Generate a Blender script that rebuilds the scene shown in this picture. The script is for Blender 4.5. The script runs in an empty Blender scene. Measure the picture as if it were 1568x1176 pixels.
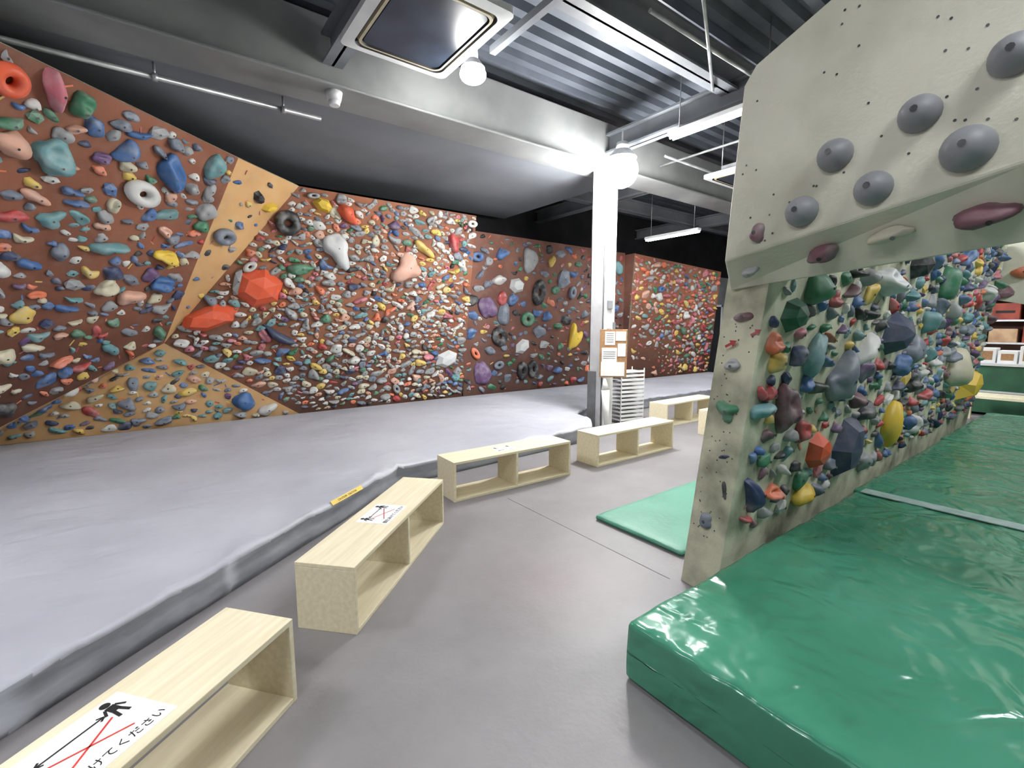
import bpy, bmesh, math, random
import numpy as np
from mathutils import Vector, Matrix, noise
random.seed(7); rng=np.random.RandomState(11)
scene=bpy.context.scene
COL=bpy.context.collection

# ------------------------------------------------------------------ helpers
def s2l(c):
    return tuple(((x/255)/12.92 if x/255<=0.04045 else (((x/255)+0.055)/1.055)**2.4) for x in c)
def newmat(name):
    m=bpy.data.materials.new(name); m.use_nodes=True
    nt=m.node_tree; b=nt.nodes['Principled BSDF']; return m,nt,b
def nd(nt,t,**k):
    n=nt.nodes.new(t)
    for a,v in k.items(): setattr(n,a,v)
    return n
def mat_noise(name,c1,c2,scale=5,rough=.6,bump=0,bscale=40,metal=0,detail=3,lo=.35,hi=.65,stretch=None,spec=None):
    m,nt,b=newmat(name)
    tc=nd(nt,'ShaderNodeTexCoord'); mp=nd(nt,'ShaderNodeMapping')
    if stretch: mp.inputs['Scale'].default_value=stretch
    nt.links.new(tc.outputs['Object'],mp.inputs[0])
    n=nd(nt,'ShaderNodeTexNoise'); n.inputs['Scale'].default_value=scale; n.inputs['Detail'].default_value=detail
    nt.links.new(mp.outputs[0],n.inputs['Vector'])
    r=nd(nt,'ShaderNodeValToRGB'); r.color_ramp.elements[0].position=lo; r.color_ramp.elements[1].position=hi
    r.color_ramp.elements[0].color=(*s2l(c1),1); r.color_ramp.elements[1].color=(*s2l(c2),1)
    nt.links.new(n.outputs['Fac'],r.inputs[0]); nt.links.new(r.outputs[0],b.inputs['Base Color'])
    b.inputs['Roughness'].default_value=rough; b.inputs['Metallic'].default_value=metal
    if spec is not None: b.inputs['Specular IOR Level'].default_value=spec
    if bump:
        n2=nd(nt,'ShaderNodeTexNoise'); n2.inputs['Scale'].default_value=bscale; n2.inputs['Detail'].default_value=2
        nt.links.new(mp.outputs[0],n2.inputs['Vector'])
        bp=nd(nt,'ShaderNodeBump'); bp.inputs['Strength'].default_value=bump; bp.inputs['Distance'].default_value=.02
        nt.links.new(n2.outputs['Fac'],bp.inputs['Height']); nt.links.new(bp.outputs[0],b.inputs['Normal'])
    return m
def mat_emit(name,c,s):
    m,nt,b=newmat(name); b.inputs['Base Color'].default_value=(*c,1)
    b.inputs['Emission Color'].default_value=(*c,1); b.inputs['Emission Strength'].default_value=s
    try: m.cycles.emission_sampling='NONE'
    except Exception: pass
    return m

def empty(name,loc=(0,0,0),rotz=0):
    e=bpy.data.objects.new(name,None); COL.objects.link(e); e.location=loc; e.rotation_euler=(0,0,rotz); return e
def mkobj(name,me,parent=None,mats=()):
    o=bpy.data.objects.new(name,me); COL.objects.link(o)
    for m in mats: me.materials.append(m)
    if parent: o.parent=parent
    return o
def bm_box(bm,x0,x1,y0,y1,z0,z1,mi=0):
    vs=[bm.verts.new((x,y,z)) for z in (z0,z1) for y in (y0,y1) for x in (x0,x1)]
    for f in ((0,2,3,1),(4,5,7,6),(0,1,5,4),(2,6,7,3),(0,4,6,2),(1,3,7,5)):
        fc=bm.faces.new([vs[i] for i in f]); fc.material_index=mi
    return vs
def boxes(name,lst,mats,parent=None,bevel=0):
    bm=bmesh.new()
    for b in lst: bm_box(bm,*b)
    me=bpy.data.meshes.new(name); bm.to_mesh(me); bm.free()
    o=mkobj(name,me,parent,mats)
    if bevel:
        md=o.modifiers.new('b','BEVEL'); md.width=bevel; md.segments=2; md.limit_method='ANGLE'
    return o
def bm_cyl(bm,p0,p1,r0,r1=None,n=20,mi=0,cap=True):
    p0=Vector(p0);p1=Vector(p1); r1=r0 if r1 is None else r1
    d=(p1-p0).normalized(); a=d.orthogonal().normalized(); b=d.cross(a)
    A=[];B=[]
    for i in range(n):
        t=2*math.pi*i/n; o=a*math.cos(t)+b*math.sin(t)
        A.append(bm.verts.new(p0+o*r0)); B.append(bm.verts.new(p1+o*r1))
    for i in range(n):
        f=bm.faces.new((A[i],A[(i+1)%n],B[(i+1)%n],B[i])); f.smooth=True; f.material_index=mi
    if cap:
        f=bm.faces.new(A[::-1]); f.material_index=mi; f=bm.faces.new(B); f.material_index=mi
def cyls(name,lst,mats,parent=None):
    bm=bmesh.new()
    for c in lst: bm_cyl(bm,*c)
    me=bpy.data.meshes.new(name); bm.to_mesh(me); bm.free()
    return mkobj(name,me,parent,mats)

# ------------------------------------------------------------------ materials
def mat_panel(name,c_main,c_dark,c_chalk,low=.5):
    m,nt,b=newmat(name)
    tc=nd(nt,'ShaderNodeTexCoord')
    n=nd(nt,'ShaderNodeTexNoise'); n.inputs['Scale'].default_value=1.1; n.inputs['Detail'].default_value=3
    nt.links.new(tc.outputs['Object'],n.inputs['Vector'])
    r=nd(nt,'ShaderNodeValToRGB'); r.color_ramp.elements[0].position=.35; r.color_ramp.elements[1].position=.6
    r.color_ramp.elements[0].color=(*s2l(c_dark),1); r.color_ramp.elements[1].color=(*s2l(c_main),1)
    nt.links.new(n.outputs['Fac'],r.inputs[0])
    n2=nd(nt,'ShaderNodeTexNoise'); n2.inputs['Scale'].default_value=6; n2.inputs['Detail'].default_value=5; n2.inputs['Roughness'].default_value=.65
    nt.links.new(tc.outputs['Object'],n2.inputs['Vector'])
    r2=nd(nt,'ShaderNodeValToRGB'); r2.color_ramp.elements[0].position=.46; r2.color_ramp.elements[1].position=.8
    r2.color_ramp.elements[0].color=(0,0,0,1); r2.color_ramp.elements[1].color=(.6,.6,.6,1)
    nt.links.new(n2.outputs['Fac'],r2.inputs[0])
    mx=nd(nt,'ShaderNodeMixRGB'); mx.inputs[2].default_value=(*s2l(c_chalk),1)
    nt.links.new(r2.outputs[0],mx.inputs[0]); nt.links.new(r.outputs[0],mx.inputs[1])
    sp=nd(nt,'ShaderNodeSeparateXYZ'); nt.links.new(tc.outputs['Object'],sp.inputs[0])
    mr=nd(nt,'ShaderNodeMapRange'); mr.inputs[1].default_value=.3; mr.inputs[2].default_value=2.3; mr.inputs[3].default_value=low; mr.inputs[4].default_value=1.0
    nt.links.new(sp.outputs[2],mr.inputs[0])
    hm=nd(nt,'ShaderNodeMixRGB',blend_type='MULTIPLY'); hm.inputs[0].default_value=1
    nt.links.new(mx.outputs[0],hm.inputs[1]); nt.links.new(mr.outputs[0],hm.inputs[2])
    nt.links.new(hm.outputs[0],b.inputs['Base Color'])
    b.inputs['Roughness'].default_value=.75
    return m
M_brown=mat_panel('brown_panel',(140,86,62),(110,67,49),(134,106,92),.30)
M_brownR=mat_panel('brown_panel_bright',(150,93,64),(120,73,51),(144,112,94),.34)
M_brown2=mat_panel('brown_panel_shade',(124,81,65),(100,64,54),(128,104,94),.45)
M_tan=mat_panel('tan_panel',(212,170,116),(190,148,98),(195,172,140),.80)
M_rim=mat_noise('plywood_edge',(160,148,128),(180,168,146),20)
M_cream=mat_noise('painted_cream_panel',(184,183,164),(214,212,195),2.0,.6,bump=.08,bscale=60,detail=7,lo=.3,hi=.58)
M_creamD=mat_noise('chalky_cream_board',(118,119,100),(206,205,180),3.4,.65,bump=.1,bscale=60,detail=7,lo=.30,hi=.58)
M_wood=mat_noise('pale_birch_ply',(226,215,182),(238,229,200),3,.55,stretch=(1,14,14),detail=4)
M_deck=mat_noise('galvanised_deck',(78,84,94),(98,104,114),2,.45)
M_beam=mat_noise('grey_painted_steel',(100,104,110),(122,126,132),2,.5)
M_beamL=mat_noise('light_painted_steel',(118,120,121),(136,138,138),2,.5)
M_soffit=mat_noise('grey_soffit_board',(106,110,117),(122,126,133),.8,.7)
M_dark=mat_noise('dark_void_board',(26,27,31),(40,41,46),2,.9)
M_wall=mat_noise('grey_wall_paint',(120,120,122),(140,140,142),2,.8)
M_white=mat_noise('white_paint',(214,216,218),(230,232,234),4,.45)
M_whitep=mat_noise('white_paper',(236,236,236),(246,246,246),4,.7)
M_black=mat_noise('black_print',(18,18,18),(30,30,30),4,.7)
M_red=mat_noise('red_print',(205,50,40),(220,60,50),4,.7)
M_yel=mat_noise('yellow_tape',(215,180,40),(230,195,60),8,.5)
M_grey=mat_noise('grey_plastic',(110,112,115),(125,127,130),8,.5)
M_seam=mat_noise('floor_seam',(88,84,86),(98,94,96),8,.7)
M_beige=mat_noise('beige_louvre',(175,166,140),(190,180,155),8,.5)
M_acdark=mat_noise('dark_grille',(28,38,52),(46,58,74),3,.3)
M_emit=mat_emit('lamp_glow',(1,.99,.97),100)
M_tube=mat_emit('tube_glow',(.93,.97,1),30)
M_teal=mat_noise('pale_green_mat',(84,150,126),(98,166,142),2.5,.5,bump=.1,bscale=30)
M_cork=mat_noise('cork_board',(150,112,78),(175,135,95),30,.8)
M_pipe=mat_noise('steel_conduit',(150,153,155),(180,183,184),6,.35,metal=.6)
M_strip=mat_noise('velcro_strip',(140,165,160),(165,185,180),12,.6)
M_skirt=mat_noise('grey_mat_skirt',(128,131,138),(158,161,168),3,.55,bump=.25,bscale=5,stretch=(1,1,3))

def mat_floor():
    m,nt,b=newmat('grey_vinyl_floor')
    tc=nd(nt,'ShaderNodeTexCoord')
    n=nd(nt,'ShaderNodeTexNoise'); n.inputs['Scale'].default_value=.9; n.inputs['Detail'].default_value=7; n.inputs['Roughness'].default_value=.65
    nt.links.new(tc.outputs['Object'],n.inputs['Vector'])
    r=nd(nt,'ShaderNodeValToRGB'); r.color_ramp.elements[0].position=.3; r.color_ramp.elements[1].position=.7
    r.color_ramp.elements[0].color=(*s2l((120,117,119)),1); r.color_ramp.elements[1].color=(*s2l((144,140,142)),1)
    nt.links.new(n.outputs['Fac'],r.inputs[0])
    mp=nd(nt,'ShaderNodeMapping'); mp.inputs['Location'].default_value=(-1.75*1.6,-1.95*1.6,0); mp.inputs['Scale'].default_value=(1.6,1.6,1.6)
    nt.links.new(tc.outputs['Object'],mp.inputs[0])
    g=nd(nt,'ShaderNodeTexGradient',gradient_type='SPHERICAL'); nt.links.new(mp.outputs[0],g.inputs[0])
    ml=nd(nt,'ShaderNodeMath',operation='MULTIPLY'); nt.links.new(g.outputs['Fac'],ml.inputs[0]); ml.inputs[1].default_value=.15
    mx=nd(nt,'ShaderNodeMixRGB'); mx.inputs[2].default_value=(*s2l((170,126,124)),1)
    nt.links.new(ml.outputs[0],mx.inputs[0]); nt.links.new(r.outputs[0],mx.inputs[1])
    nt.links.new(mx.outputs[0],b.inputs['Base Color'])
    b.inputs['Roughness'].default_value=.5
    n2=nd(nt,'ShaderNodeTexNoise'); n2.inputs['Scale'].default_value=45; n2.inputs['Detail'].default_value=3
    nt.links.new(tc.outputs['Object'],n2.inputs['Vector'])
    bp=nd(nt,'ShaderNodeBump'); bp.inputs['Strength'].default_value=.12; bp.inputs['Distance'].default_value=.01
    nt.links.new(n2.outputs['Fac'],bp.inputs['Height']); nt.links.new(bp.outputs[0],b.inputs['Normal'])
    return m
M_floor=mat_floor()
def mat_sheet():
    m,nt,b=newmat('grey_tarpaulin')
    tc=nd(nt,'ShaderNodeTexCoord')
    n=nd(nt,'ShaderNodeTexNoise'); n.inputs['Scale'].default_value=.8; n.inputs['Detail'].default_value=6
    nt.links.new(tc.outputs['Object'],n.inputs['Vector'])
    r=nd(nt,'ShaderNodeValToRGB'); r.color_ramp.elements[0].position=.3; r.color_ramp.elements[1].position=.7
    r.color_ramp.elements[0].color=(*s2l((166,168,177)),1); r.color_ramp.elements[1].color=(*s2l((190,192,200)),1)
    nt.links.new(n.outputs['Fac'],r.inputs[0]); nt.links.new(r.outputs[0],b.inputs['Base Color'])
    b.inputs['Roughness'].default_value=.5
    mp=nd(nt,'ShaderNodeMapping'); mp.inputs['Scale'].default_value=(1,2.4,1); mp.inputs['Rotation'].default_value=(0,0,.5)
    nt.links.new(tc.outputs['Object'],mp.inputs[0])
    n2=nd(nt,'ShaderNodeTexNoise'); n2.inputs['Scale'].default_value=1.8; n2.inputs['Detail'].default_value=2; n2.inputs['Distortion'].default_value=.8
    nt.links.new(mp.outputs[0],n2.inputs['Vector'])
    bp=nd(nt,'ShaderNodeBump'); bp.inputs['Strength'].default_value=.4; bp.inputs['Distance'].default_value=.05
    nt.links.new(n2.outputs['Fac'],bp.inputs['Height']); nt.links.new(bp.outputs[0],b.inputs['Normal'])
    return m
M_sheet=mat_sheet()
def mat_vinyl(name,c1,c2):
    m,nt,b=newmat(name)
    tc=nd(nt,'ShaderNodeTexCoord')
    n=nd(nt,'ShaderNodeTexNoise'); n.inputs['Scale'].default_value=1.3; n.inputs['Detail'].default_value=4
    nt.links.new(tc.outputs['Object'],n.inputs['Vector'])
    r=nd(nt,'ShaderNodeValToRGB'); r.color_ramp.elements[0].position=.3; r.color_ramp.elements[1].position=.65
    r.color_ramp.elements[0].color=(*s2l(c1),1); r.color_ramp.elements[1].color=(*s2l(c2),1)
    nt.links.new(n.outputs['Fac'],r.inputs[0]); nt.links.new(r.outputs[0],b.inputs['Base Color'])
    b.inputs['Roughness'].default_value=.18
    n2=nd(nt,'ShaderNodeTexNoise'); n2.inputs['Scale'].default_value=3.2; n2.inputs['Detail'].default_value=1; n2.inputs['Distortion'].default_value=2.2
    nt.links.new(tc.outputs['Object'],n2.inputs['Vector'])
    bp=nd(nt,'ShaderNodeBump'); bp.inputs['Strength'].default_value=.5; bp.inputs['Distance'].default_value=.05
    nt.links.new(n2.outputs['Fac'],bp.inputs['Height']); nt.links.new(bp.outputs[0],b.inputs['Normal'])
    return m
M_green=mat_vinyl('green_vinyl',(56,126,98),(78,150,122))

# ------------------------------------------------------------------ room shell
X0,X1,Y0,Y1,ZC=-5.5,16.0,-4.5,8.7,4.6
boxes('floor',[(X0,X1,Y0,Y1,-.1,0)],[M_floor])
boxes('wall_back',[(X0,X1,Y1,Y1+.15,0,ZC+.2)],[M_dark])
boxes('wall_front',[(X0,X1,Y0-.15,Y0,0,ZC+.2)],[M_wall])
boxes('wall_left',[(X0-.15,X0,Y0,Y1,0,ZC+.2)],[M_wall])
boxes('wall_right',[(X1,X1+.15,Y0,Y1,0,ZC+.2)],[M_wall])
bm=bmesh.new(); prof=[]; y=Y0
while y<Y1+.1:
    prof+=[(y,ZC-.085),(y+.075,ZC-.085),(y+.10,ZC),(y+.195,ZC)]; y+=.22
A=[bm.verts.new((X0,a,b)) for a,b in prof]; B=[bm.verts.new((X1,a,b)) for a,b in prof]
for i in range(len(prof)-1): bm.faces.new((A[i],A[i+1],B[i+1],B[i]))
me=bpy.data.meshes.new('ceiling'); bm.to_mesh(me); bm.free()
o=mkobj('ceiling',me,None,[M_deck]); md=o.modifiers.new('s','SOLIDIFY'); md.thickness=.02; md.offset=1
boxes('trim_1',[(2.325,2.330,1.55,3.2,0,.0012)],[M_seam])

def ibeam(name,axis,c,a0,a1,zb,zt,w,mat):
    t=.025
    if axis=='X': l=[(a0,a1,c-w/2,c+w/2,zb,zb+t),(a0,a1,c-w/2,c+w/2,zt-t,zt),(a0,a1,c-.012,c+.012,zb,zt)]
    else: l=[(c-w/2,c+w/2,a0,a1,zb,zb+t),(c-w/2,c+w/2,a0,a1,zt-t,zt),(c-.012,c+.012,a0,a1,zb,zt)]
    return boxes(name,l,[mat])
boxes('ceiling_girder',[(X0,X1,4.68,5.04,3.70,4.28),(X0,X1,4.62,5.10,3.68,3.71)],[M_beamL],bevel=.01)
for k,yy in enumerate((2.95,0.9,-1.6)): ibeam('ceiling_beam','X',yy,X0,X1,4.02,4.36,.2,M_beam)
for xx in (1.42,5.15,9.0,12.6): ibeam('ceiling_crossbeam','Y',xx,Y0,4.66,3.86,4.12,.18,M_beam)
for xx in (7.2,10.8): ibeam('ceiling_crossbeam','Y',xx,5.06,Y1,3.9,4.15,.18,M_beam)
ibeam('ceiling_beam','X',6.9,5.9,X1,3.95,4.2,.18,M_beam)
boxes('ceiling_soffit',[(X0,5.85,5.10,8.15,3.72,3.80)],[M_soffit])
c=[((X0,5.22,3.60),(1.45,5.22,3.60),.022,.022,14)]
for xx in (-2.6,-1.0,0.1,1.1): c+= [((xx,5.22,3.6),(xx,5.22,3.72),.01,.01,8),((xx-.02,5.22,3.6),(xx+.02,5.22,3.6),.034,.034,14)]
cyls('steel_conduit',c,[M_pipe])
cyls('smoke_detector',[((1.45,4.75,3.60),(1.45,4.75,3.68),.06,.075,24),((1.45,4.75,3.56),(1.45,4.75,3.60),.045,.055,24)],[M_white])
cyls('ceiling_conduit',[((3.3,2.6,4.0),(6.4,2.6,4.0),.018,.018,10),((3.4,2.2,3.95),(4.9,3.0,4.0),.015,.015,10),((6.2,0,3.9),(6.2,4.6,3.9),.015,.015,10),
   ((5.9,4.3,3.9),(11,4.3,3.9),.018,.018,10)],[M_pipe])
boxes('mounting_rail',[(2.50,2.56,1.6,3.7,3.90,3.96)],[M_beam])

# ------------------------------------------------------------------ pillar with its things
p=empty('steel_pillar',(5.17,4.75,0))
boxes('column',[(-.12,.12,-.13,-.11,.0,3.68),(-.12,.12,.11,.13,0,3.68),(-.01,.01,-.12,.12,0,3.68),(-.12,-.10,-.13,.13,0,3.68)],[M_white],p,.004)
boxes('foot_pad',[(-.14,-.12,-.02,.14,0,.85)],[M_grey],p,.008)
boxes('base_plate',[(-.18,.18,-.18,.18,0,.02)],[M_grey],p)
boxes('outlet_box',[(-.05,.05,-.16,-.13,1.75,1.87),(-.04,.04,-.15,-.13,1.4,1.47)],[M_grey],p,.004)
nb=empty('notice_board',(5.10,4.46,0),math.radians(-45))
boxes('backing',[(-.19,.19,.0,.015,.78,1.46)],[M_cork],nb,.003)
boxes('sheets',[(-.12,.02,-.004,0,1.24,1.43),(.03,.17,-.004,0,1.30,1.43),(-.16,.05,-.004,0,.9,1.2),(.06,.17,-.004,0,1.08,1.26),(-.17,.16,-.006,-.004,.80,1.0)],[M_whitep],nb)
boxes('hook',[(-.02,.02,.0,.02,1.46,1.56)],[M_grey],nb)
boxes('print',[(-.10,.0,-.0055,-.0045,z,z+.008) for z in (1.28,1.31,1.34,1.37,1.40)]+[(-.14,.03,-.0055,-.0045,z,z+.008) for z in (1.05,1.08,1.11,1.14)],[M_grey],nb)
rk=empty('stacked_shelf_rack',(5.80,4.78,0),math.radians(-12))
l=[]
for i in range(13):
    z=.05+i*.062; l.append((-.22,.22,-.15,.15,z,z+.018)); l.append((-.22,.22,-.155,-.145,z,z+.035))
for sx in (-.22,.21):
    for sy in (-.15,.14): l.append((sx,sx+.012,sy,sy+.012,0,.86))
boxes('rack_frame',l,[M_white],rk)
cyls('rolled_cloth',[((5.05,4.50,.0),(5.03,4.53,.6),.03,.06,14),((5.03,4.53,.6),(5.03,4.55,.76),.06,.015,14)],[M_whitep])

# ------------------------------------------------------------------ benches
def text(name,body,size,parent,loc,mat,rot=(0,0,0)):
    cu=bpy.data.curves.new(name,'FONT'); cu.body=body; cu.size=size; cu.extrude=.0004; cu.align_x='CENTER'
    cu.materials.append(mat); o=bpy.data.objects.new(name,cu); COL.objects.link(o); o.parent=parent; o.location=loc; o.rotation_euler=rot; return o
def bench(cx,cy,ang,L=1.33,D=.32,Hh=.35,sign=None):
    e=empty('box_bench',(cx,cy,0),math.radians(ang)); t=.022
    l=[(-L/2,L/2,-D/2,D/2,Hh-t,Hh),(-L/2+t,L/2-t,-D/2,D/2,.0,t),
       (-L/2,-L/2+t,-D/2,D/2,0,Hh-t),(L/2-t,L/2,-D/2,D/2,0,Hh-t),(-t/2,t/2,-D/2,D/2,t,Hh-t),
       (-L/2+t,-t/2,D/2-.02,D/2-.004,Hh-t-.05,Hh-t),(t/2,L/2-t,D/2-.02,D/2-.004,Hh-t-.05,Hh-t)]
    boxes('frame',l,[M_wood],e,.0025)
    if sign is not None:
        sx,srot,sc=sign
        s=bpy.data.objects.new('distancing_notice',None); COL.objects.link(s); s.parent=e; s.location=(sx,0.0,Hh); s.rotation_euler=(0,0,srot); s.scale=(sc,sc,1)
        boxes('sheet',[(-.17,.17,-.12,.12,0,.001)],[M_whitep],s)
        bm=bmesh.new()
        def quad(a,b,w,mi,z):
            a=Vector((*a,z));b=Vector((*b,z)); d=(b-a).normalized(); n=Vector((-d.y,d.x,0))*w/2
            f=bm.faces.new([bm.verts.new(q) for q in (a-n,b-n,b+n,a+n)]); f.material_index=mi
        for s_ in (-1,1):
            x=.115*s_
            cc=[bm.verts.new((x+.014*math.cos(t_*math.pi/8),.095+.014*math.sin(t_*math.pi/8),.0016)) for t_ in range(16)]; bm.faces.new(cc)
            quad((x,.08),(x,.045),.026,0,.0016); quad((x-.008,.047),(x-.014,.012),.010,0,.0016); quad((x+.008,.047),(x+.014,.012),.010,0,.0016)
            quad((x-.014,.076),(x-.028,.048),.008,0,.0016); quad((x+.014,.076),(x+.028,.048),.008,0,.0016)
        quad((-.08,.055),(.08,.055),.006,0,.0016)
        for s_ in (-1,1):
            quad((s_*.085,.055),(s_*.07,.066),.006,0,.0017); quad((s_*.085,.055),(s_*.07,.044),.006,0,.0017)
        quad((-.09,-.055),(.09,.03),.006,1,.0019); quad((-.09,.03),(.09,-.055),.006,1,.0019)
        me=bpy.data.meshes.new('pictogram'); bm.to_mesh(me); bm.free(); mkobj('pictogram',me,s,[M_black,M_red])
        text('caption','間をあけてください',.034,s,(0,-.10,.0016),M_black)
    return e
bench(-.285,1.605,39.5,sign=(.04,0,1.0))
bench(1.03,2.725,43.2,sign=(-.03,0,.85))
bench(2.57,3.53,-1.5,sign=(-.05,0,.6))
bench(4.30,3.51,-.5)
bench(6.60,4.28,0)
bench(6.60,3.45,0)

# ------------------------------------------------------------------ grey mat
def slab_poly(name,poly,z0,z1,step,mats,fn,parent=None,bev=.03):
    bm=bmesh.new(); vs=[bm.verts.new((x,y,z0)) for x,y in poly]; f=bm.faces.new(vs)
    r=bmesh.ops.extrude_face_region(bm,geom=[f])
    for v in r['geom']:
        if isinstance(v,bmesh.types.BMVert): v.co.z=z1
    bmesh.ops.recalc_face_normals(bm,faces=bm.faces)
    es=[e for e in bm.edges if all(abs(v.co.z-z1)<1e-5 for v in e.verts)]
    bmesh.ops.bevel(bm,geom=es,offset=bev,segments=3,affect='EDGES',profile=.5)
    xs=[q[0] for q in poly]; ys=[q[1] for q in poly]
    x=min(xs)+step
    while x<max(xs):
        bmesh.ops.bisect_plane(bm,geom=bm.verts[:]+bm.edges[:]+bm.faces[:],plane_co=(x,0,0),plane_no=(1,0,0)); x+=step
    y=min(ys)+step
    while y<max(ys):
        bmesh.ops.bisect_plane(bm,geom=bm.verts[:]+bm.edges[:]+bm.faces[:],plane_co=(0,y,0),plane_no=(0,1,0)); y+=step
    z=z0+.04
    while z<z1-bev:
        bmesh.ops.bisect_plane(bm,geom=bm.verts[:]+bm.edges[:]+bm.faces[:],plane_co=(0,0,z),plane_no=(0,0,1)); z+=.04
    for v in bm.verts: fn(v)
    for f in bm.faces:
        f.smooth=True
        if f.calc_center_median().z<z1-bev*.9: f.material_index=1
    me=bpy.data.meshes.new(name); bm.to_mesh(me); bm.free()
    return mkobj(name,me,parent,mats)
gp=[(X0+.1,-1.35),(-.57,2.36),(.20,2.95),(1.68,4.07),(2.13,4.10),(4.45,4.24),(4.80,4.60),(4.90,5.0),(5.5,5.35),(12.6,5.35),(12.6,7.42),(9.0,7.44),(4.6,7.52),(1.55,7.50),(-1.72,7.42),(-1.92,6.48),(-4.45,3.98),(X0+.1,2.9)]
def edge_dist(x,y):
    best=9
    for i in range(9):
        a=Vector(gp[i]);b=Vector(gp[i+1]); q=Vector((x,y)); ab=b-a; t=max(0,min(1,(q-a).dot(ab)/ab.dot(ab))); best=min(best,(a+ab*t-q).length)
    return best
def fgrey(v):
    if v.co.z<.01: return
    x,y,z=v.co
    d=edge_dist(x,y)
    w=math.exp(-d/.5)
    r=1-abs(noise.noise(Vector((x*1.1+y*.9,y*.9-x*.6,3))))*2
    r2=1-abs(noise.noise(Vector((x*3.1-y*1.9,y*.9+x*.3,9))))*2.2
    r3=1-abs(noise.noise(Vector((x*1.2+y*2.2,y*1.5-x*2.6,19))))*2.6
    if y<7.2: v.co.z+= .010*max(0,r)**3 + (.004+.022*w)*max(0,r2)**4 +.012*max(0,r3)**5 -.010*w*(d<.3)
    if d<.05:
        k=noise.noise(Vector((x*2.5,y*2.5,z*8)))*.022+.010*math.sin(z*48)
        v.co.x+=k*.6; v.co.y-=k*.7
slab_poly('grey_crash_mat',gp,0,.20,.07,[M_sheet,M_skirt],fgrey)
yt=empty('yellow_warning_label',(1.06,3.60,.185),math.radians(36.8)); yt.rotation_euler=(math.radians(50),0,math.radians(36.8))
boxes('tape',[(-.19,.19,-.018,.018,0.010,.013)],[M_yel],yt); text('tape_print','CAUTION  CAUTION',.024,yt,(0,-.008,.0135),M_black)

# ------------------------------------------------------------------ green mats
def rounded_mat(name,x0,x1,y0,y1,z1,mat,cuts=60,r=.022,amp=.007,seed=0,parent=None):
    bm=bmesh.new(); bmesh.ops.create_cube(bm,size=2); bmesh.ops.subdivide_edges(bm,edges=bm.edges[:],cuts=cuts,use_grid_fill=True)
    c=Vector(((x0+x1)/2,(y0+y1)/2,z1/2)); hs=Vector(((x1-x0)/2,(y1-y0)/2,z1/2)); inn=hs-Vector((r,r,r))
    for v in bm.verts:
        q=Vector((v.co.x*hs.x,v.co.y*hs.y,v.co.z*hs.z))
        k=Vector([max(-inn[i],min(inn[i],q[i])) for i in range(3)]); d=q-k
        if d.length>1e-6: q=k+d.normalized()*r
        w=q+c
        ex=min(hs.x-abs(q.x),hs.y-abs(q.y)); ew=math.exp(-max(ex,0)/.25)
        n1=noise.noise(Vector((w.x*1.7+seed,w.y*2.3,seed))); n2=1-abs(noise.noise(Vector((w.x*4+w.y*2,w.y*4-w.x,seed+5))))*2.4
        n3=1-abs(noise.noise(Vector((w.x*2-w.y*6,w.y*2+w.x*2,seed+9))))*2.4
        if q.z>0: w.z+=amp*n1*1.8+amp*.9*max(0,n2)**3+amp*.9*max(0,n3)**3+ (-.01*ew)
        if ex<.05 and abs(q.z)<hs.z*.9:
            s=noise.noise(Vector((w.x*1.5,w.y*1.5,w.z*4+seed)))*.012+.010*math.cos(q.z/hs.z*1.6)
            if hs.x-abs(q.x)<.05: w.x+=s*(1 if q.x>0 else -1)
            else: w.y+=s*(1 if q.y>0 else -1)
        w.z=max(w.z,0)
        v.co=w
    for f in bm.faces: f.smooth=True
    me=bpy.data.meshes.new(name); bm.to_mesh(me); bm.free(); return mkobj(name,me,parent,[mat])
gm1=rounded_mat('green_crash_mat',1.49,4.13,-1.7,1.19,.27,M_green,110,seed=1)
rounded_mat('green_crash_mat',4.17,6.85,-1.7,1.22,.27,M_green,60,seed=4)
rounded_mat('green_crash_mat',6.89,9.6,-1.7,1.25,.27,M_green,50,seed=8)
boxes('joining_strip',[(4.09,4.21,-1.65,1.15,.27,.278)],[M_strip],gm1,bevel=.002)
rounded_mat('thin_exercise_mat',2.62,4.6,1.66,2.42,.05,M_teal,30,r=.012,amp=.002,seed=3)

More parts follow.
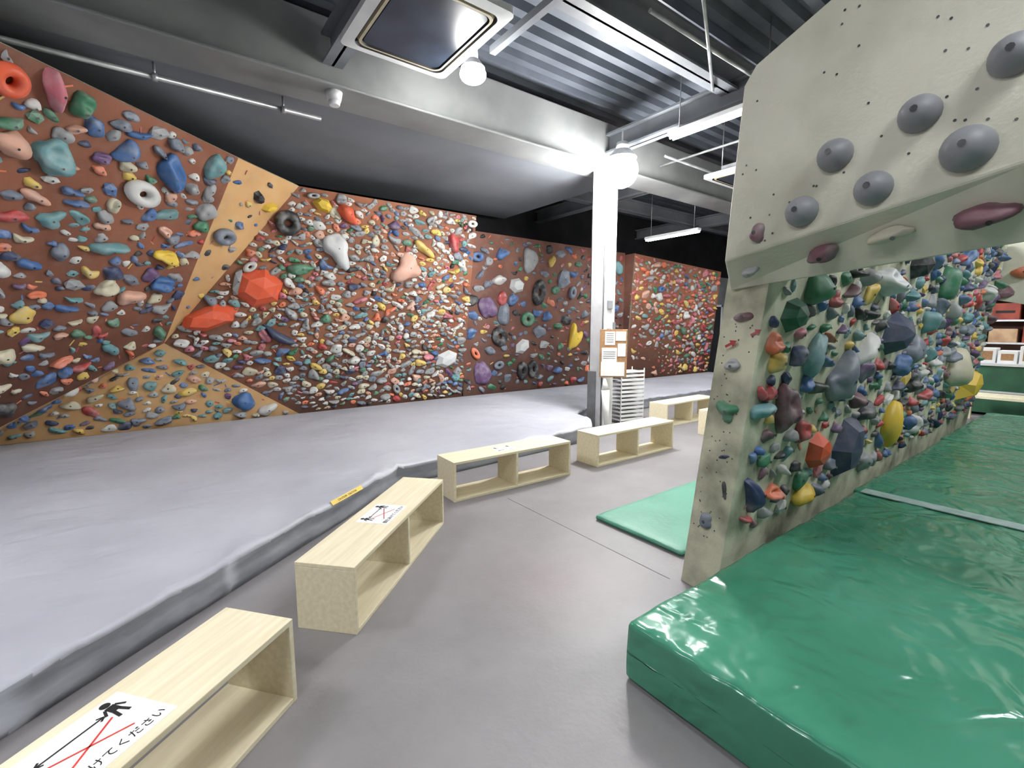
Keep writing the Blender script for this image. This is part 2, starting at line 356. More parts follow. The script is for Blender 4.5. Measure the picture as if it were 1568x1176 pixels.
# ------------------------------------------------------------------ holds
PAL=[('grey',(146,148,150)),('pale',(204,204,200)),('blue',(62,104,160)),('navy',(50,62,100)),('teal',(92,146,150)),('green',(52,122,86)),
     ('yellow',(218,184,66)),('orange',(222,108,58)),('red',(180,52,52)),('pink',(198,104,120)),('purple',(104,72,118)),('black',(38,38,42)),
     ('slate',(108,118,134)),('peach',(210,156,130)),('mauve',(116,76,86)),('beige',(196,188,158)),('ball_grey',(132,134,138)),('vivid_orange',(220,92,56)),('vivid_yellow',(218,184,60)),('vivid_blue',(56,98,150)),('vivid_green',(30,84,60)),('vivid_navy',(58,66,92)),('vivid_white',(205,208,208))]
def mat_hold(name,c):
    m,nt,b=newmat('hold_'+name); tc=nd(nt,'ShaderNodeTexCoord')
    n=nd(nt,'ShaderNodeTexNoise'); n.inputs['Scale'].default_value=9; n.inputs['Detail'].default_value=4
    nt.links.new(tc.outputs['Object'],n.inputs['Vector'])
    r=nd(nt,'ShaderNodeValToRGB'); r.color_ramp.elements[0].position=.44; r.color_ramp.elements[1].position=.8
    cl=s2l(c); viv=name=='ball_grey' or name.startswith('vivid'); k=.15 if viv else .45
    g=.3*cl[0]+.59*cl[1]+.11*cl[2]; dd=0 if viv else .14; cl=tuple(x*(1-dd)+dd*g for x in cl)
    ch=tuple(x*(1-k)+k*.5 for x in cl)
    r.color_ramp.elements[0].color=(*cl,1); r.color_ramp.elements[1].color=(*ch,1)
    nt.links.new(n.outputs['Fac'],r.inputs[0]); nt.links.new(r.outputs[0],b.inputs['Base Color']); b.inputs['Roughness'].default_value=.5
    return m
HM=[mat_hold(n,c) for n,c in PAL]; IDX={n:i for i,(n,c) in enumerate(PAL)}
def ico(sub):
    bm=bmesh.new(); bmesh.ops.create_icosphere(bm,subdivisions=sub,radius=1)
    bmesh.ops.delete(bm,geom=[v for v in bm.verts if v.co.z<-.45],context='VERTS')
    bm.verts.index_update(); V=np.array([v.co[:] for v in bm.verts]); F=[[v.index for v in f.verts] for f in bm.faces]; bm.free(); return V,F
ICO={1:ico(1),2:ico(2),3:ico(3)}
def torus(n=20,m=8,r=.38):
    V=[];F=[]
    for i in range(n):
        a=2*math.pi*i/n
        for j in range(m):
            b=2*math.pi*j/m; V.append(((1-r+r*math.cos(b))*math.cos(a),(1-r+r*math.cos(b))*math.sin(a),.4+.55*math.sin(b)))
    for i in range(n):
        for j in range(m): F.append([i*m+j,((i+1)%n)*m+j,((i+1)%n)*m+(j+1)%m,i*m+(j+1)%m])
    return np.array(V),F
TOR=torus()
_a=[(math.cos(t),math.sin(t)) for t in np.arange(6)*math.pi/3+.2]
VOL=(np.array([(x,y,-.05) for x,y in _a]+[(x*.62,y*.62,.75) for x,y in _a]+[(.08,.0,.95)]),
     [[i,(i+1)%6,6+(i+1)%6,6+i] for i in range(6)]+[[6+i,6+(i+1)%6,12] for i in range(6)])
class Acc:
    def __init__(s): s.V=[];s.F=[];s.M=[];s.S=[];s.n=0
    def add(s,V,F,mi,sm):
        s.V.append(V); s.F+= [[a+s.n for a in f] for f in F]; s.M+=[mi]*len(F); s.S+=[sm]*len(F); s.n+=len(V)
    def obj(s,name,parent,mats):
        me=bpy.data.meshes.new(name); me.from_pydata(np.concatenate(s.V).tolist(),[],s.F)
        me.polygons.foreach_set('material_index',s.M); me.polygons.foreach_set('use_smooth',s.S); me.update()
        return mkobj(name,me,parent,mats)
def add_hold(acc,P,fr,w,h,d,rot,kind,mi,det=2,bolt=True):
    u,v,n=fr
    if kind=='ring': V,F=TOR
    elif kind=='poly': V,F=ICO[1]
    elif kind=='vol': V,F=VOL
    else: V,F=ICO[det]
    V=V.copy(); sm=kind not in ('poly','vol')
    ph=rng.rand(6)*6.28
    x,y,z=V[:,0].copy(),V[:,1].copy(),V[:,2].copy()
    if kind=='poly':
        V*= (1+.35*(rng.rand(len(V),1)-.5)); z=V[:,2]; V[:,2]=np.minimum(z,.75)
    elif kind=='vol': V[:,:2]*=(1+.16*(rng.rand(len(V),2)-.5))
    elif kind!='ring' and kind!='ball':
        q=1+.16*np.sin(2.3*x+ph[0])+.14*np.sin(3.1*y+ph[1]+x)+.08*np.sin(5*z+4*x+ph[2])
        V*=q[:,None]
        if kind=='jug': V[:,2]*=1-.65*np.exp(-((y-.25)**2/.12+x**2/.35)); V[:,2]+=.25*np.exp(-((y+.4)**2/.1))*(z>0)
        if kind=='edge': V[:,2]*=(.65+.5*y)
        if kind=='banana': V[:,1]+= .9*x*x-.4; V[:,1]*=.8
        if kind=='star': a=np.arctan2(y,x); V[:,:2]*=(1+.28*np.cos(3*a+ph[3]))[:,None]
        if kind=='wedge': V[:,0]*=(1-.45*y); V[:,2]*=(1-.4*y)
    V[:,2]=np.maximum(V[:,2],-.12)
    L=V*np.array([w/2,h/2,d]); c,s=math.cos(rot),math.sin(rot)
    X=L[:,0]*c-L[:,1]*s; Y=L[:,0]*s+L[:,1]*c
    W=np.array(P)[None]+X[:,None]*np.array(u)+Y[:,None]*np.array(v)+L[:,2][:,None]*np.array(n)
    acc.add(W,F,mi,sm)
    if bolt and kind not in('ring','vol'):
        if kind=='ball': r_=.012; k=int(np.argmax(L[:,2]))
        else: r_=min(.010,.12*min(w,h)+.002); k=int(np.argmax(L[:,2]-.4*np.abs(X)-.4*np.abs(Y)))
        cc=W[k]+np.array(n)*.0025
        D=np.array([cc+r_*(math.cos(t)*np.array(u)+math.sin(t)*np.array(v)) for t in np.arange(8)*math.pi/4])
        acc.add(D,[list(range(8))],IDX['black'],False)
def frame(pts,view=Vector((0,0,1.5))):
    a,b,c=[Vector(q) for q in pts[:3]]; n=(b-a).cross(c-a).normalized()
    cen=sum((Vector(q) for q in pts),Vector())/len(pts)
    if n.dot(view-cen)<0: n=-n
    v=(Vector((0,0,1))-n*n.z).normalized(); u=v.cross(n).normalized(); return u,v,n
def panel(name,pts,mat,parent,view=Vector((0,0,1.5)),th=.05):
    bm=bmesh.new(); f=bm.faces.new([bm.verts.new(q) for q in pts]); u,v,n=frame(pts,view)
    bm.normal_update()
    if f.normal.dot(n)<0: bmesh.ops.reverse_faces(bm,faces=[f])
    me=bpy.data.meshes.new(name); bm.to_mesh(me); bm.free(); o=mkobj(name,me,parent,[mat,M_rim])
    md=o.modifiers.new('s','SOLIDIFY'); md.thickness=th; md.offset=-1; md.material_offset_rim=1
    return o
def inpoly(x,y,P):
    r=False;j=len(P)-1
    for i in range(len(P)):
        if (P[i][1]>y)!=(P[j][1]>y) and x<(P[j][0]-P[i][0])*(y-P[i][1])/(P[j][1]-P[i][1])+P[i][0]: r=not r
        j=i
    return r
def edged(x,y,P):
    b=9;q=Vector((x,y))
    for i in range(len(P)):
        a=Vector(P[i]);c=Vector(P[(i+1)%len(P)]);ab=c-a;t=max(0,min(1,(q-a).dot(ab)/ab.dot(ab)));b=min(b,(a+ab*t-q).length)
    return b
KINDS=['blob','jug','edge','banana','star','wedge','poly','blob','jug','edge','blob']
def populate(acc,tape,pts,wts,count,smin,smax,feats=(),view=Vector((0,0,1.5)),dens=1.0,dep=1.0,tries=9000,tapen=60,asp0=.42,asp1=.85,flat=1.5,pw_=1.5,grow=0):
    u,v,n=frame(pts,view); O=Vector(pts[0]); P2=[((Vector(q)-O).dot(u),(Vector(q)-O).dot(v)) for q in pts]
    xs=[q[0] for q in P2]; ys=[q[1] for q in P2]
    fr=(tuple(u),tuple(v),tuple(n)); PA=np.zeros((count+len(feats)+1,4)); cnt=0
    for (wx,w,h,d,rot,kind,col) in feats:
        q=Vector(wx)-O; a,b=q.dot(u),q.dot(v); e=abs(math.sin(rot)); W=w*(1-e)+h*e; Hh=h*(1-e)+w*e
        PA[cnt]=(a,b,W*.46,Hh*.46); cnt+=1
        add_hold(acc,tuple(O+u*a+v*b),fr,w,h,d,rot,kind,IDX[col],3)
    names=[k for k,_ in wts]; pw=np.array([w for _,w in wts],float); pw/=pw.sum(); tot=count+len(feats)
    for _ in range(tries):
        if cnt>=tot: break
        a=rng.uniform(min(xs),max(xs)); b=rng.uniform(min(ys),max(ys))
        if not inpoly(a,b,P2): continue
        hf=(b-min(ys))/(max(ys)-min(ys))
        sM=smax*(1-grow*(1-hf))
        s=smin+(sM-smin)*rng.rand()**pw_
        if _>tries*.5: s=smin+(smax-smin)*.3*rng.rand()
        rx=s*.56; ry=rx/flat
        if edged(a,b,P2)<ry+.01: continue
        if cnt and np.any(((PA[:cnt,0]-a)/(rx+PA[:cnt,2]))**2+((PA[:cnt,1]-b)/(ry+PA[:cnt,3]))**2<dens**2): continue
        PA[cnt]=(a,b,rx,ry); cnt+=1
        asp=rng.uniform(asp0,asp1); kind=KINDS[rng.randint(len(KINDS))]
        if s>.16 and rng.rand()<.06: kind='ring'
        rot=rng.normal(0,.35) if rng.rand()<.88 else rng.uniform(0,3.14)
        col=names[rng.choice(len(names),p=pw)]
        add_hold(acc,tuple(O+u*a+v*b),fr,s*1.12,s*asp*1.05,s*rng.uniform(.26,.42)*dep,rot,kind,IDX[col],3 if s>.12 else 2,s>.08)
    for _ in range(tapen):
        a=rng.uniform(min(xs),max(xs)); b=rng.uniform(min(ys),max(ys))
        if not inpoly(a,b,P2) or edged(a,b,P2)<.06: continue
        t=rng.uniform(0,3.14); L=rng.uniform(.015,.04); W=.007
        ca,sa=math.cos(t),math.sin(t); C=[]
        for (i,j) in ((-L,-W),(L,-W),(L,W),(-L,W)):
            q=O+u*(a+i*ca-j*sa)+v*(b+i*sa+j*ca)+n*.004; C.append(tuple(q))
        tape.add(np.array(C),[[0,1,2,3]],rng.choice([IDX['red'],IDX['orange'],IDX['orange'],IDX['yellow'],IDX['blue']]),False)

cw=empty('bouldering_wall')
V=(0.0,7.42,1.29); A2=(.83,6.33,3.4); A1=(-.74,4.79,3.4); A0=(-3.2,2.38,3.4); D2=(-1.9,6.53,.2); D3=(-4.36,4.12,.2)
T=(1.63,7.07,3.4); Q=(4.50,7.09,3.4); R_=(4.47,7.62,.18); Bp=(1.58,7.58,.18); Cp=(-1.75,7.52,.18)
left=[A0,A2,V,D2,D3]; tanU=[A2,T,V]; right=[T,Q,R_,Bp,V]; tanL1=[V,Bp,Cp]; tanL2=[V,Cp,D2]
p2=[(4.50,7.58,3.26),(9.0,7.58,3.24),(9.0,7.58,.18),(4.50,7.58,.18)]
p3=[(9.0,7.30,3.2),(12.7,7.25,3.02),(12.7,7.50,.18),(9.0,7.50,.18)]
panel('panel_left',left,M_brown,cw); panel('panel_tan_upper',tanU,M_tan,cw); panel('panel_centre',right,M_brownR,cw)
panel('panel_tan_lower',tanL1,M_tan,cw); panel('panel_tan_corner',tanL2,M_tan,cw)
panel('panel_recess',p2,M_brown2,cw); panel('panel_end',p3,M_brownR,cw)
panel('panel_step_side',[(9.0,7.30,3.2),(9.0,7.58,3.2),(9.0,7.58,.18),(9.0,7.50,.18)],M_brown2,cw)
acc=Acc(); tape=Acc()
mixL=[('grey',10),('slate',8),('teal',6),('blue',6),('pale',5),('navy',4),('peach',2),('orange',1.2),('yellow',1.8),('green',2.6),('red',1.4),('purple',1.2),('beige',3),('black',1.2)]
mixR=[('grey',12),('pale',14),('slate',5),('teal',3),('blue',2.4),('beige',5),('orange',2.0),('peach',2),('yellow',1.8),('green',2.6),('red',1.2),('pink',1.2),('purple',.8),('navy',1.4),('black',.8)]
mixB=[('slate',5),('blue',4),('green',2.5),('orange',2),('purple',2),('black',3),('pale',2),('yellow',1.5),('pink',1.5),('teal',3),('grey',4),('red',1.5)]
mixF=[('pink',4),('red',3),('yellow',3),('green',3.5),('pale',3.5),('orange',2.5),('blue',2),('grey',6),('teal',2),('peach',3)]
fl=[((.17,5.99,3.05),.42,.22,.12,-.9,'jug','vivid_blue'),((-.08,5.97,2.8),.38,.25,.10,-.2,'ring','pale'),((.56,6.21,3.22),.20,.28,.12,0,'blob','teal'),
    ((-.52,5.1,3.27),.13,.32,.09,.4,'blob','pink'),((-.755,4.92,3.225),.24,.24,.10,0,'ring','vivid_orange'),((-.38,5.26,3.26),.19,.17,.08,0,'jug','green'),
    ((-.82,5.18,2.86),.22,.21,.10,0,'blob','peach'),((-.6,5.35,2.85),.28,.32,.12,0,'jug','teal'),((.2,6.2,2.6),.25,.14,.1,.3,'edge','teal'),
    ((-.3,6.1,2.2),.34,.15,.1,.2,'blob','teal'),((-.2,6.6,1.75),.28,.18,.1,.2,'blob','peach'),((-.1,5.7,3.3),.24,.07,.06,.3,'banana','vivid_blue'),((.1,6.55,2.25),.28,.17,.1,0,'jug','vivid_yellow'),((.05,6.75,1.95),.28,.17,.1,0,'jug','vivid_blue')]
populate(acc,tape,left,mixL,800,.075,.26,fl,dens=.86,tapen=180,tries=22000,grow=.2,pw_=1.4)
populate(acc,tape,tanU,[('yellow',2),('black',1),('grey',2),('blue',2),('green',1)],14,.05,.13,[((.85,6.70,2.45),.32,.22,.09,0,'ring','slate'),((1.1,6.8,3.1),.22,.14,.08,-.5,'vol','black'),((1.3,6.95,3.0),.26,.13,.08,.4,'vol','vivid_yellow')],tapen=26)
fr_=[((1.10,7.3,2.03),.66,.52,.17,.1,'vol','vivid_orange'),((.50,7.36,1.61),.76,.32,.15,.35,'vol','vivid_orange'),((2.13,7.2,2.64),.36,.50,.13,.5,'star','vivid_white'),
     ((3.28,7.2,2.44),.48,.38,.12,.3,'star','peach'),((1.48,7.1,2.9),.34,.34,.10,0,'ring','black'),((1.95,7.1,3.2),.3,.2,.12,-.3,'vol','vivid_yellow'),
     ((2.3,7.1,3.12),.34,.2,.14,-.7,'wedge','vivid_orange'),((4.1,7.45,.91),.46,.34,.1,.3,'vol','vivid_white'),((1.36,7.4,1.36),.5,.16,.1,-.5,'banana','vivid_navy'),
     ((1.65,7.2,2.3),.38,.14,.09,.1,'blob','green'),((.85,7.3,2.1),.14,.42,.1,-.2,'poly','grey'),((3.55,7.15,2.75),.36,.17,.1,-.5,'blob','yellow'),((4.1,7.1,2.9),.22,.28,.1,.4,'blob','red')]
populate(acc,tape,right,mixR,900,.08,.20,fr_,dens=.86,tapen=200,tries=26000,asp0=.45,asp1=.78,grow=.15,pw_=1.3)
populate(acc,tape,tanL1,mixL,90,.08,.21,[((.85,7.54,.45),.28,.26,.1,0,'blob','vivid_blue')],dens=.98,tapen=50)
populate(acc,tape,tanL2,mixL,24,.07,.2,[],dens=1.0,tapen=8)
fb=[((5.75,7.58,2.31),.42,.32,.1,.1,'vol','vivid_white'),((6.1,7.58,2.82),.38,.44,.12,0,'blob','grey'),((5.3,7.58,1.31),.36,.40,.1,.4,'ring','black'),
    ((5.87,7.58,.6),.26,.38,.1,0,'ring','black'),((6.15,7.58,.62),.26,.38,.1,0,'ring','black'),((7.38,7.58,1.28),.34,.75,.12,-.5,'banana','vivid_yellow'),
    ((5.05,7.58,1.87),.34,.54,.12,.3,'blob','purple'),((7.1,7.58,1.64),.36,.26,.1,0,'vol','black'),((5.45,7.58,1.75),.3,.4,.1,0,'blob','slate'),
    ((6.3,7.58,2.2),.34,.55,.1,-.3,'ring','black'),((6.0,7.58,1.65),.34,.3,.1,0,'ring','green'),((7.0,7.58,2.5),.4,.5,.12,-.4,'poly','slate'),
    ((4.9,7.58,.6),.34,.55,.12,.2,'wedge','purple'),((8.0,7.58,.75),.45,.34,.1,0,'vol','vivid_white'),((8.1,7.58,1.6),.3,.6,.1,.2,'ring','black'),((5.9,7.58,1.1),.42,.3,.1,.5,'vol','vivid_white')]
populate(acc,tape,p2,mixB,240,.09,.32,fb,dens=1.0,tapen=80,flat=1.1)
populate(acc,tape,p3,mixF,440,.10,.26,[],dens=.88,tapen=60,flat=1.25)
acc.obj('climbing_holds',cw,HM); tape.obj('route_tape',cw,HM)
u,v,n=frame(right)
t=text('grade_label','195',.2,cw,(0,0,0),M_black); t.matrix_world=Matrix.Translation(Vector((4.30,7.12,3.12))+n*.01)@Matrix((u,v,n)).transposed().to_4x4()

# ------------------------------------------------------------------ right-hand freestanding board + header arch
rb=empty('freestanding_climbing_board')
vw=Vector((3,-2,1.5))
def yb(z,x=2.4): return 1.265-(z)*.078+ (x-2.4)*.018
ZT=2.6; xe=9.0
def bx(z): return 2.33+.054*z
bp_=[(bx(0),yb(0),0.0),(bx(ZT),yb(ZT),ZT),(xe,yb(ZT,xe),ZT),(xe,yb(0,xe),0.0)]
bm=bmesh.new()
F=[bm.verts.new(q) for q in bp_]; G=[bm.verts.new((q[0]+.04*(q[0]<5),q[1]+.24,q[2])) for q in bp_]
bm.faces.new(F); bm.faces.new(G[::-1])
for i in range(4): bm.faces.new((F[i],G[i],G[(i+1)%4],F[(i+1)%4]))
bmesh.ops.recalc_face_normals(bm,faces=bm.faces)
me=bpy.data.meshes.new('board'); bm.to_mesh(me); bm.free(); o=mkobj('board',me,rb,[M_creamD]); md=o.modifiers.new('b','BEVEL'); md.width=.006; md.segments=2
acc=Acc(); tape=Acc()
mixS=[('green',4),('blue',4),('navy',3.5),('teal',3),('yellow',2.2),('red',2.8),('pale',3.5),('grey',4),('slate',3),('mauve',2.5),('orange',1.2),('black',2.5),('purple',1.2),('pink',.8)]
def B(x,z): return (x,yb(z,x),z)
fs=[(B(2.79,1.04),.16,.32,.11,.1,'jug','mauve'),(B(2.74,1.56),.26,.20,.08,0,'vol','vivid_green'),(B(4.6,1.45),.44,.34,.16,.2,'vol','vivid_navy'),
    (B(3.55,1.16),.38,.28,.12,.5,'banana','slate'),(B(3.4,.69),.28,.26,.10,.2,'vol','vivid_orange'),(B(3.95,.62),.40,.52,.13,-.3,'vol','vivid_navy'),
    (B(4.15,1.82),.32,.22,.14,0,'jug','vivid_white'),(B(7.2,1.05),.5,.4,.16,.2,'blob','beige'),(B(2.6,1.31),.13,.09,.06,.2,'blob','yellow'),
    (B(3.1,1.35),.14,.34,.08,-.6,'blob','teal'),(B(4.0,1.35),.34,.15,.10,.6,'blob','pale'),(B(3.3,.42),.24,.13,.08,.2,'blob','vivid_yellow'),(B(5.0,.7),.26,.50,.11,-.5,'blob','vivid_yellow'),
    (B(5.3,1.3),.34,.26,.12,0,'blob','slate'),(B(6.0,1.9),.28,.28,.12,0,'blob','green'),(B(4.9,2.0),.3,.28,.13,0,'vol','black'),(B(8.0,.8),.6,.4,.2,.6,'vol','vivid_yellow')]
populate(acc,tape,[B(2.42,.32),B(2.42,2.55),B(8.9,2.55),B(8.9,.32)],mixS,640,.07,.21,fs,view=vw,dens=.98,dep=1.3,tapen=90,tries=18000,flat=1.35)
ue,ve,ne=Vector((0,-1,0)),Vector((0,0,1)),Vector((-1,0,0)); fe=(tuple(ue),tuple(ve),tuple(ne))
for (z,dy,w,h,d,k,c) in [(1.55,.10,.09,.06,.04,'blob','mauve'),(1.30,.12,.09,.06,.04,'jug','grey'),(1.05,.10,.11,.10,.05,'star','green'),(.80,.08,.07,.02,.03,'edge','navy'),(.42,.13,.09,.07,.04,'blob','slate'),(.62,.05,.03,.08,.02,'blob','black')]:
    add_hold(acc,(bx(z)+.005+dy*.16,yb(z)+dy,z),fe,w,h,d,.2,k,IDX[c],3)
def arrow(cy,cz,s):
    C=[(-1,-.2),(0,-.2),(0,-.6),(1,0),(0,.6),(0,.2),(-1,.2)]; th=.5
    pts=[(bx(cz)-.004,cy-(a*math.cos(th)-b*math.sin(th))*s,cz+(a*math.sin(th)+b*math.cos(th))*s) for a,b in C]
    tape.add(np.array(pts),[list(range(7))],IDX['red'],False)
arrow(yb(1.4)+.14,1.41,.035); arrow(yb(1.47)+.02,1.47,.03)
ye=-2.2
Fp=[(1.27,1.82),(1.22,2.61),(1.17,2.68),(.89,2.80),(.2,3.08),(ye,3.5),(ye,2.42),(.28,2.02)]
Gp=[(1.33,1.69),(1.28,2.61),(1.23,2.70),(.95,2.84),(.2,3.12),(ye,3.55),(ye,2.15),(.28,1.79)]
Hp=[(1.33,1.80),(1.28,2.61),(1.23,2.70),(.95,2.84),(.2,3.12),(ye,3.55),(ye,2.35),(.28,1.95)]
bm=bmesh.new()
Fv=[bm.verts.new((2.25,y,z)) for y,z in Fp]; Gv=[bm.verts.new((2.43,y,z)) for y,z in Gp]; Hv=[bm.verts.new((2.75,y,z)) for y,z in Hp]
bm.faces.new(Fv); bm.faces.new(Hv[::-1])
for i in range(8):
    j=(i+1)%8; bm.faces.new((Fv[i],Gv[i],Gv[j],Fv[j])); bm.faces.new((Gv[i],Hv[i],Hv[j],Gv[j]))
bmesh.ops.recalc_face_normals(bm,faces=bm.faces)
me=bpy.data.meshes.new('header_arch'); bm.to_mesh(me); bm.free(); o=mkobj('header_arch',me,rb,[M_cream]); md=o.modifiers.new('b','BEVEL'); md.width=.008; md.segments=2
boxes('header_leg',[(2.35,2.75,ye-.25,ye,0,3.5)],[M_cream],rb)
balls=[(.82,2.19),(.56,2.26),(.42,2.10),(.68,2.03),(.93,1.99),(.335,2.36),(.1,2.25),(.05,2.55),(-.2,2.4)]
for i,(y,z) in enumerate(balls):
    r=.064 if i!=2 else .075
    add_hold(acc,(2.25,y,z),fe,r*2,r*2,r*1.25,0,'ball',IDX['ball_grey'],3)
add_hold(acc,(2.25,1.12,1.93),fe,.07,.07,.035,0,'blob',IDX['mauve'],3)
a=Vector((2.25,1.27,1.82)); b=Vector((2.25,.28,2.02)); c=Vector((2.43,.28,1.79)); nn=(b-a).cross(c-a).normalized()
if nn.z>0: nn=-nn
uu=(b-a).normalized(); vv=nn.cross(uu); fu=(tuple(uu),tuple(vv),tuple(nn))
for (y,w,h,d,k,cn,s) in [(.87,.12,.07,.05,'blob','mauve',.5),(.62,.15,.06,.05,'edge','beige',.45),(.36,.16,.09,.06,'blob','mauve',.5),(1.17,.08,.05,.04,'blob','grey',.5),(.1,.14,.1,.06,'blob','pink',.5)]:
    t_=(1.27-y)/(1.27-.28); q=a.lerp(b,t_).lerp(Vector((2.43,1.3,1.69)).lerp(c,t_),s); add_hold(acc,tuple(q),fu,w,h,d,0,k,IDX[cn],3)
for _ in range(230):
    y=rng.uniform(-1.2,1.25); z=rng.uniform(1.85,3.1)
    if not inpoly(y,z,Fp) or edged(y,z,Fp)<.03: continue
    acc.add(np.array([(2.2485,y+.005*math.cos(t),z+.005*math.sin(t)) for t in np.arange(8)*math.pi/4]),[list(range(8))],IDX['black'],False)
for _ in range(60):
    z=rng.uniform(.3,1.6); dy=rng.uniform(.03,.21); r_=.004
    acc.add(np.array([(bx(z)-.0015+dy*.16,yb(z)+dy+r_*math.cos(t),z+r_*math.sin(t)) for t in np.arange(8)*math.pi/4]),[list(range(8))],IDX['black'],False)
acc.obj('climbing_holds',rb,HM); tape.obj('route_tape',rb,HM)
fh=[(1.6,1.95),(1.6,3.5),(-2.2,3.5),(-2.2,2.2),(.7,1.72)]
bm=bmesh.new(); Fv=[bm.verts.new((9.05,y,z)) for y,z in fh]; Gv=[bm.verts.new((9.5,y,z)) for y,z in fh]; bm.faces.new(Fv); bm.faces.new(Gv[::-1])
for i in range(5): bm.faces.new((Fv[i],Gv[i],Gv[(i+1)%5],Fv[(i+1)%5]))
bmesh.ops.recalc_face_normals(bm,faces=bm.faces)
me=bpy.data.meshes.new('far_header'); bm.to_mesh(me); bm.free(); mkobj('far_header',me,rb,[M_cream])
acc=Acc()
for (y,z,w,c) in [(1.25,1.95,.3,'mauve'),(1.0,2.2,.25,'orange'),(.8,2.0,.2,'grey')]: add_hold(acc,(9.05,y,z),fe,w,w*.6,.1,.2,'blob',IDX[c],3)
acc.obj('header_holds',rb,HM)

# ------------------------------------------------------------------ far right corner things
dk=empty('display_counter',(11.4,1.0,0))
boxes('counter_body',[(-.3,.3,-1.5,1.0,.05,.85)],[mat_noise('green_panel',(34,84,58),(44,98,68),5)],dk)
boxes('counter_top',[(-.35,.35,-1.55,1.05,.85,.89)],[M_white],dk)
boxes('counter_frame',[(-.33,-.3,-1.5,-1.45,0,.85),(-.33,-.3,.95,1.0,0,.85),(-.33,-.3,-1.5,1.0,.4,.43)],[M_white],dk)
bxs=[]
for i,y in enumerate(np.arange(-1.3,.95,.25)): bxs.append((-.2,.15,y,y+.23,.89,1.10+.04*(i%3)))
boxes('paper_boxes',bxs,[M_whitep],dk,.005)
boxes('box_labels',[(-.204,-.2,b[2]+.04,b[3]-.04,b[4]+.05,b[5]-.05) for b in bxs],[M_cork],dk)
sh=empty('storage_shelf',(12.15,0,0)); M_crate=mat_noise('red_crate',(120,46,38),(150,66,50),6,.6)
cr=[];cr2=[]
for k,z in enumerate((1.22,1.62,2.02)):
    for i,y in enumerate(np.arange(-1.2,2.1,.42)): (cr if (i+k)%2 else cr2).append((-.18,.18,y,y+.36,z,z+.24+.05*((i+k)%2)))
boxes('crates',cr,[M_crate],sh,.01); boxes('cartons',cr2,[mat_noise('beige_carton',(168,130,98),(196,165,130),6)],sh,.01)
boxes('crate_slots',[(-.184,-.18,b[2]+.06,b[3]-.06,b[4]+.12,b[4]+.16) for b in cr],[M_black],sh)
boxes('shelves',[(-.22,.22,-1.3,2.2,z-.03,z) for z in (.82,1.22,1.62,2.02,2.42)]+[(-.22,.22,y,y+.03,0,2.42) for y in (-1.33,.4,2.2)],[M_white],sh)
boxes('shelf_back',[(.22,.24,-1.3,2.2,0,2.42)],[mat_noise('brown_board',(92,60,48),(110,74,58),4)],sh)
st=empty('low_table',(10.3,1.15,0))
boxes('table_top',[(-.3,.3,-.9,.5,.40,.44)],[M_wood],st,.003); boxes('table_legs',[(-.28,-.22,.42,.48,0,.4),(.22,.28,.42,.48,0,.4),(-.28,-.22,-.88,-.82,0,.4),(.22,.28,-.88,-.82,0,.4)],[M_wood],st)
dn=empty('door_1',(13.4,7.88,0)); boxes('leaf',[(-.5,.5,0,.05,0,2.1)],[M_dark],dn); boxes('frame',[(-.56,-.5,-.02,.07,0,2.16),(.5,.56,-.02,.07,0,2.16),(-.56,.56,-.02,.07,2.1,2.16)],[M_white],dn)
boxes('wall_partition',[(12.75,16,7.96,8.05,0,3.0)],[M_wall])

# ------------------------------------------------------------------ air-conditioning cassettes
def rrect(cx,cy,w,h,r,z,n=6):
    P=[]
    for (sx,sy,a0) in ((1,1,0),(-1,1,90),(-1,-1,180),(1,-1,270)):
        for i in range(n+1):
            a=math.radians(a0+90*i/n); P.append((cx+sx*(w/2-r)+r*math.cos(a),cy+sy*(h/2-r)+r*math.sin(a),z))
    return P
def cassette(cx,cy,z,sy=1.0):
    e=empty('ceiling_air_conditioner',(cx,cy,z)); dy=.95*(sy-1)
    bm=bmesh.new(); loops=[]
    spec=[(.95,.06,.05,0),(.95,.06,.0,0),(.79,.08,-.012,0),(.775,.08,.018,3),(.76,.08,.018,3),(.74,.08,-.012,2),(.70,.07,-.014,2),(.685,.06,.01,3),(.67,.06,-.004,1)]
    for (w,r,zz,mi) in spec: loops.append(([bm.verts.new(q) for q in rrect(0,0,w,w+dy,r,zz)],mi))
    for k in range(len(loops)-1):
        A,_=loops[k]; B2,mi=loops[k+1]; n=len(A)
        for i in range(n): f=bm.faces.new((A[i],A[(i+1)%n],B2[(i+1)%n],B2[i])); f.material_index=mi
    f=bm.faces.new(loops[-1][0]); f.material_index=1
    bmesh.ops.recalc_face_normals(bm,faces=bm.faces)
    me=bpy.data.meshes.new('fascia'); bm.to_mesh(me); bm.free(); mkobj('fascia',me,e,[M_white,M_acdark,M_beige,M_black])
    boxes('casing',[(-.26,.40,-.38-dy/2,.30+dy/2,.05,.18)],[M_grey],e)
    cyls('hangers',[((a,b,.16),(a,b,.8),.008,.008,8) for a in(-.24,.4) for b in (-.4,.30)],[M_pipe],e)
cassette(1.79,3.56,3.78,1.2); cassette(7.2,3.75,3.72)

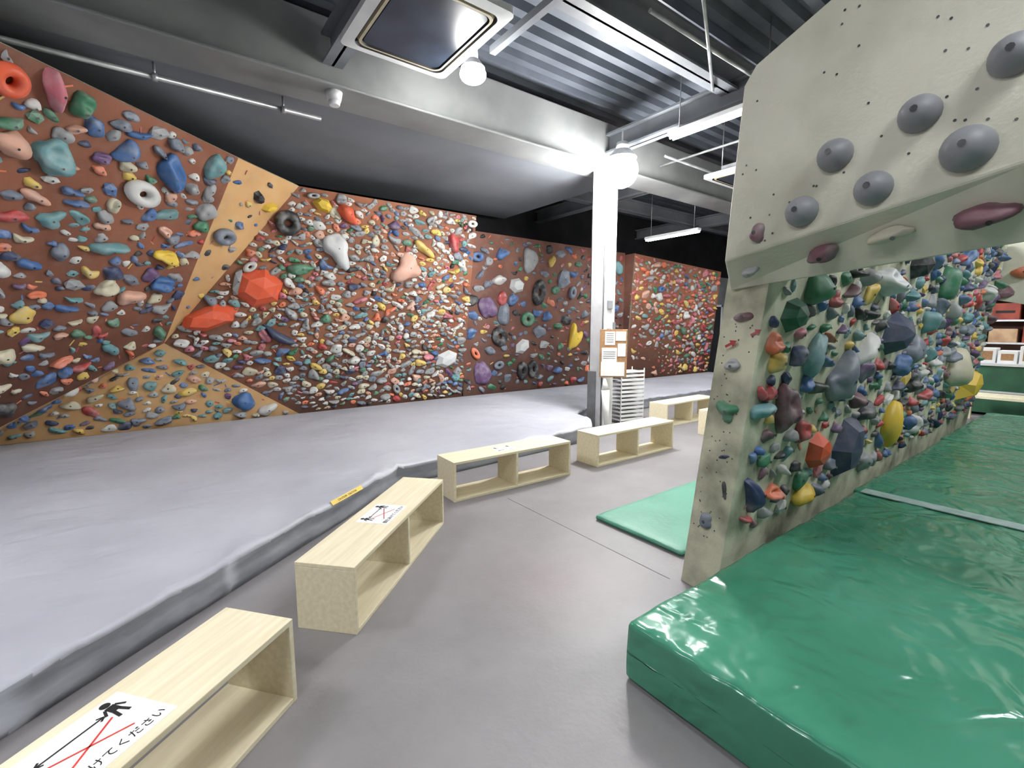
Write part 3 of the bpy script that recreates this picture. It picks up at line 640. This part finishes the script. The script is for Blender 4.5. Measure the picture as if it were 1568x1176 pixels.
# ------------------------------------------------------------------ lamps
def area(name,loc,sx,sy,pw,parent=None,col=(.96,.98,1)):
    l=bpy.data.lights.new(name,'AREA'); l.shape='RECTANGLE'; l.size=sx; l.size_y=sy; l.energy=pw; l.color=col
    o=bpy.data.objects.new(name,l); COL.objects.link(o); o.location=loc
    if parent: o.parent=parent
    return o
def tube(x,y,z,along='Y',pw=70):
    e=empty('fluorescent_or_fill_light',(x,y,z),0 if along=='X' else math.pi/2)
    boxes('housing',[(-.62,.62,-.06,.06,.03,.08)],[M_white],e,.005)
    cyls('tube',[((-.6,-.03,.012),(.6,-.03,.012),.016,.016,12),((-.6,.03,.012),(.6,.03,.012),.016,.016,12)],[M_tube],e)
    cyls('hanger',[((-.5,0,.08),(-.5,0,ZC-z-.06),.006,.006,6),((.5,0,.08),(.5,0,ZC-z-.06),.006,.006,6)],[M_pipe],e)
    area('tube_light',(0,0,-.01),1.2,.12,pw,e)
KL=.74
for a in [(5.05,3.0,3.72,'Y',70),(8.4,5.9,3.3,'Y',60),(-1.7,3.0,3.75,'Y',102),(-1.2,0.3,3.75,'Y',82),(1.6,-1.0,3.75,'Y',55),(4.6,-1.0,3.75,'Y',95),(8.0,2.4,3.6,'Y',70),  # most tubes here are added fill lights out of view, brightening the room
          (12,5.0,3.6,'Y',110),(7.6,-1.0,3.6,'Y',90),(11.2,1.0,3.4,'Y',60)]: tube(*a[:4],a[4]*KL)
def bulb(x,y,z,r,pw,rod,fl=1):
    e=empty('high_bay_lamp',(x,y,z))
    bm=bmesh.new(); bmesh.ops.create_uvsphere(bm,u_segments=24,v_segments=12,radius=r)
    for v in bm.verts: v.co.z*=fl
    for f in bm.faces: f.smooth=True
    me=bpy.data.meshes.new('bulb'); bm.to_mesh(me); bm.free(); mkobj('bulb',me,e,[M_emit])
    cyls('reflector',[((0,0,r*.75*fl),(0,0,r*fl+.05),r*.9,r*.5,24,0,False),((0,0,r*fl+.05),(0,0,r+.14),r*.4,r*.35,18),((0,0,r+.14),(0,0,rod),.012,.012,8)],[M_white],e)
    l=bpy.data.lights.new('glow','POINT'); l.energy=pw; l.shadow_soft_size=r; l.color=(1,.99,.97)
    o=bpy.data.objects.new('glow',l); COL.objects.link(o); o.parent=e; o.location=(-.05,-.05,-r*fl-r-.03)
bulb(2.42,3.85,3.76,.12,38,.5,.6)
bulb(4.93,4.25,3.50,.21,340,.5)

w=bpy.data.worlds.new('w'); scene.world=w; w.use_nodes=True
w.node_tree.nodes['Background'].inputs[0].default_value=(.6,.65,.72,1); w.node_tree.nodes['Background'].inputs[1].default_value=.3

# ------------------------------------------------------------------ camera
cam=bpy.data.cameras.new('camera'); cam.sensor_width=36; cam.lens=36*715/1568; cam.clip_start=.02
co=bpy.data.objects.new('camera',cam); COL.objects.link(co); scene.camera=co
pt=math.atan(88/715); yaw=math.radians(53.4)
Fh=Vector((math.cos(yaw),math.sin(yaw),0)); Rr=Vector((math.sin(yaw),-math.cos(yaw),0)); fw=Fh*math.cos(pt)-Vector((0,0,1))*math.sin(pt); up=Rr.cross(fw)
co.matrix_world=Matrix.Translation((0,0,1.5))@Matrix((Rr,up,-fw)).transposed().to_4x4()
scene.view_settings.view_transform='Standard'
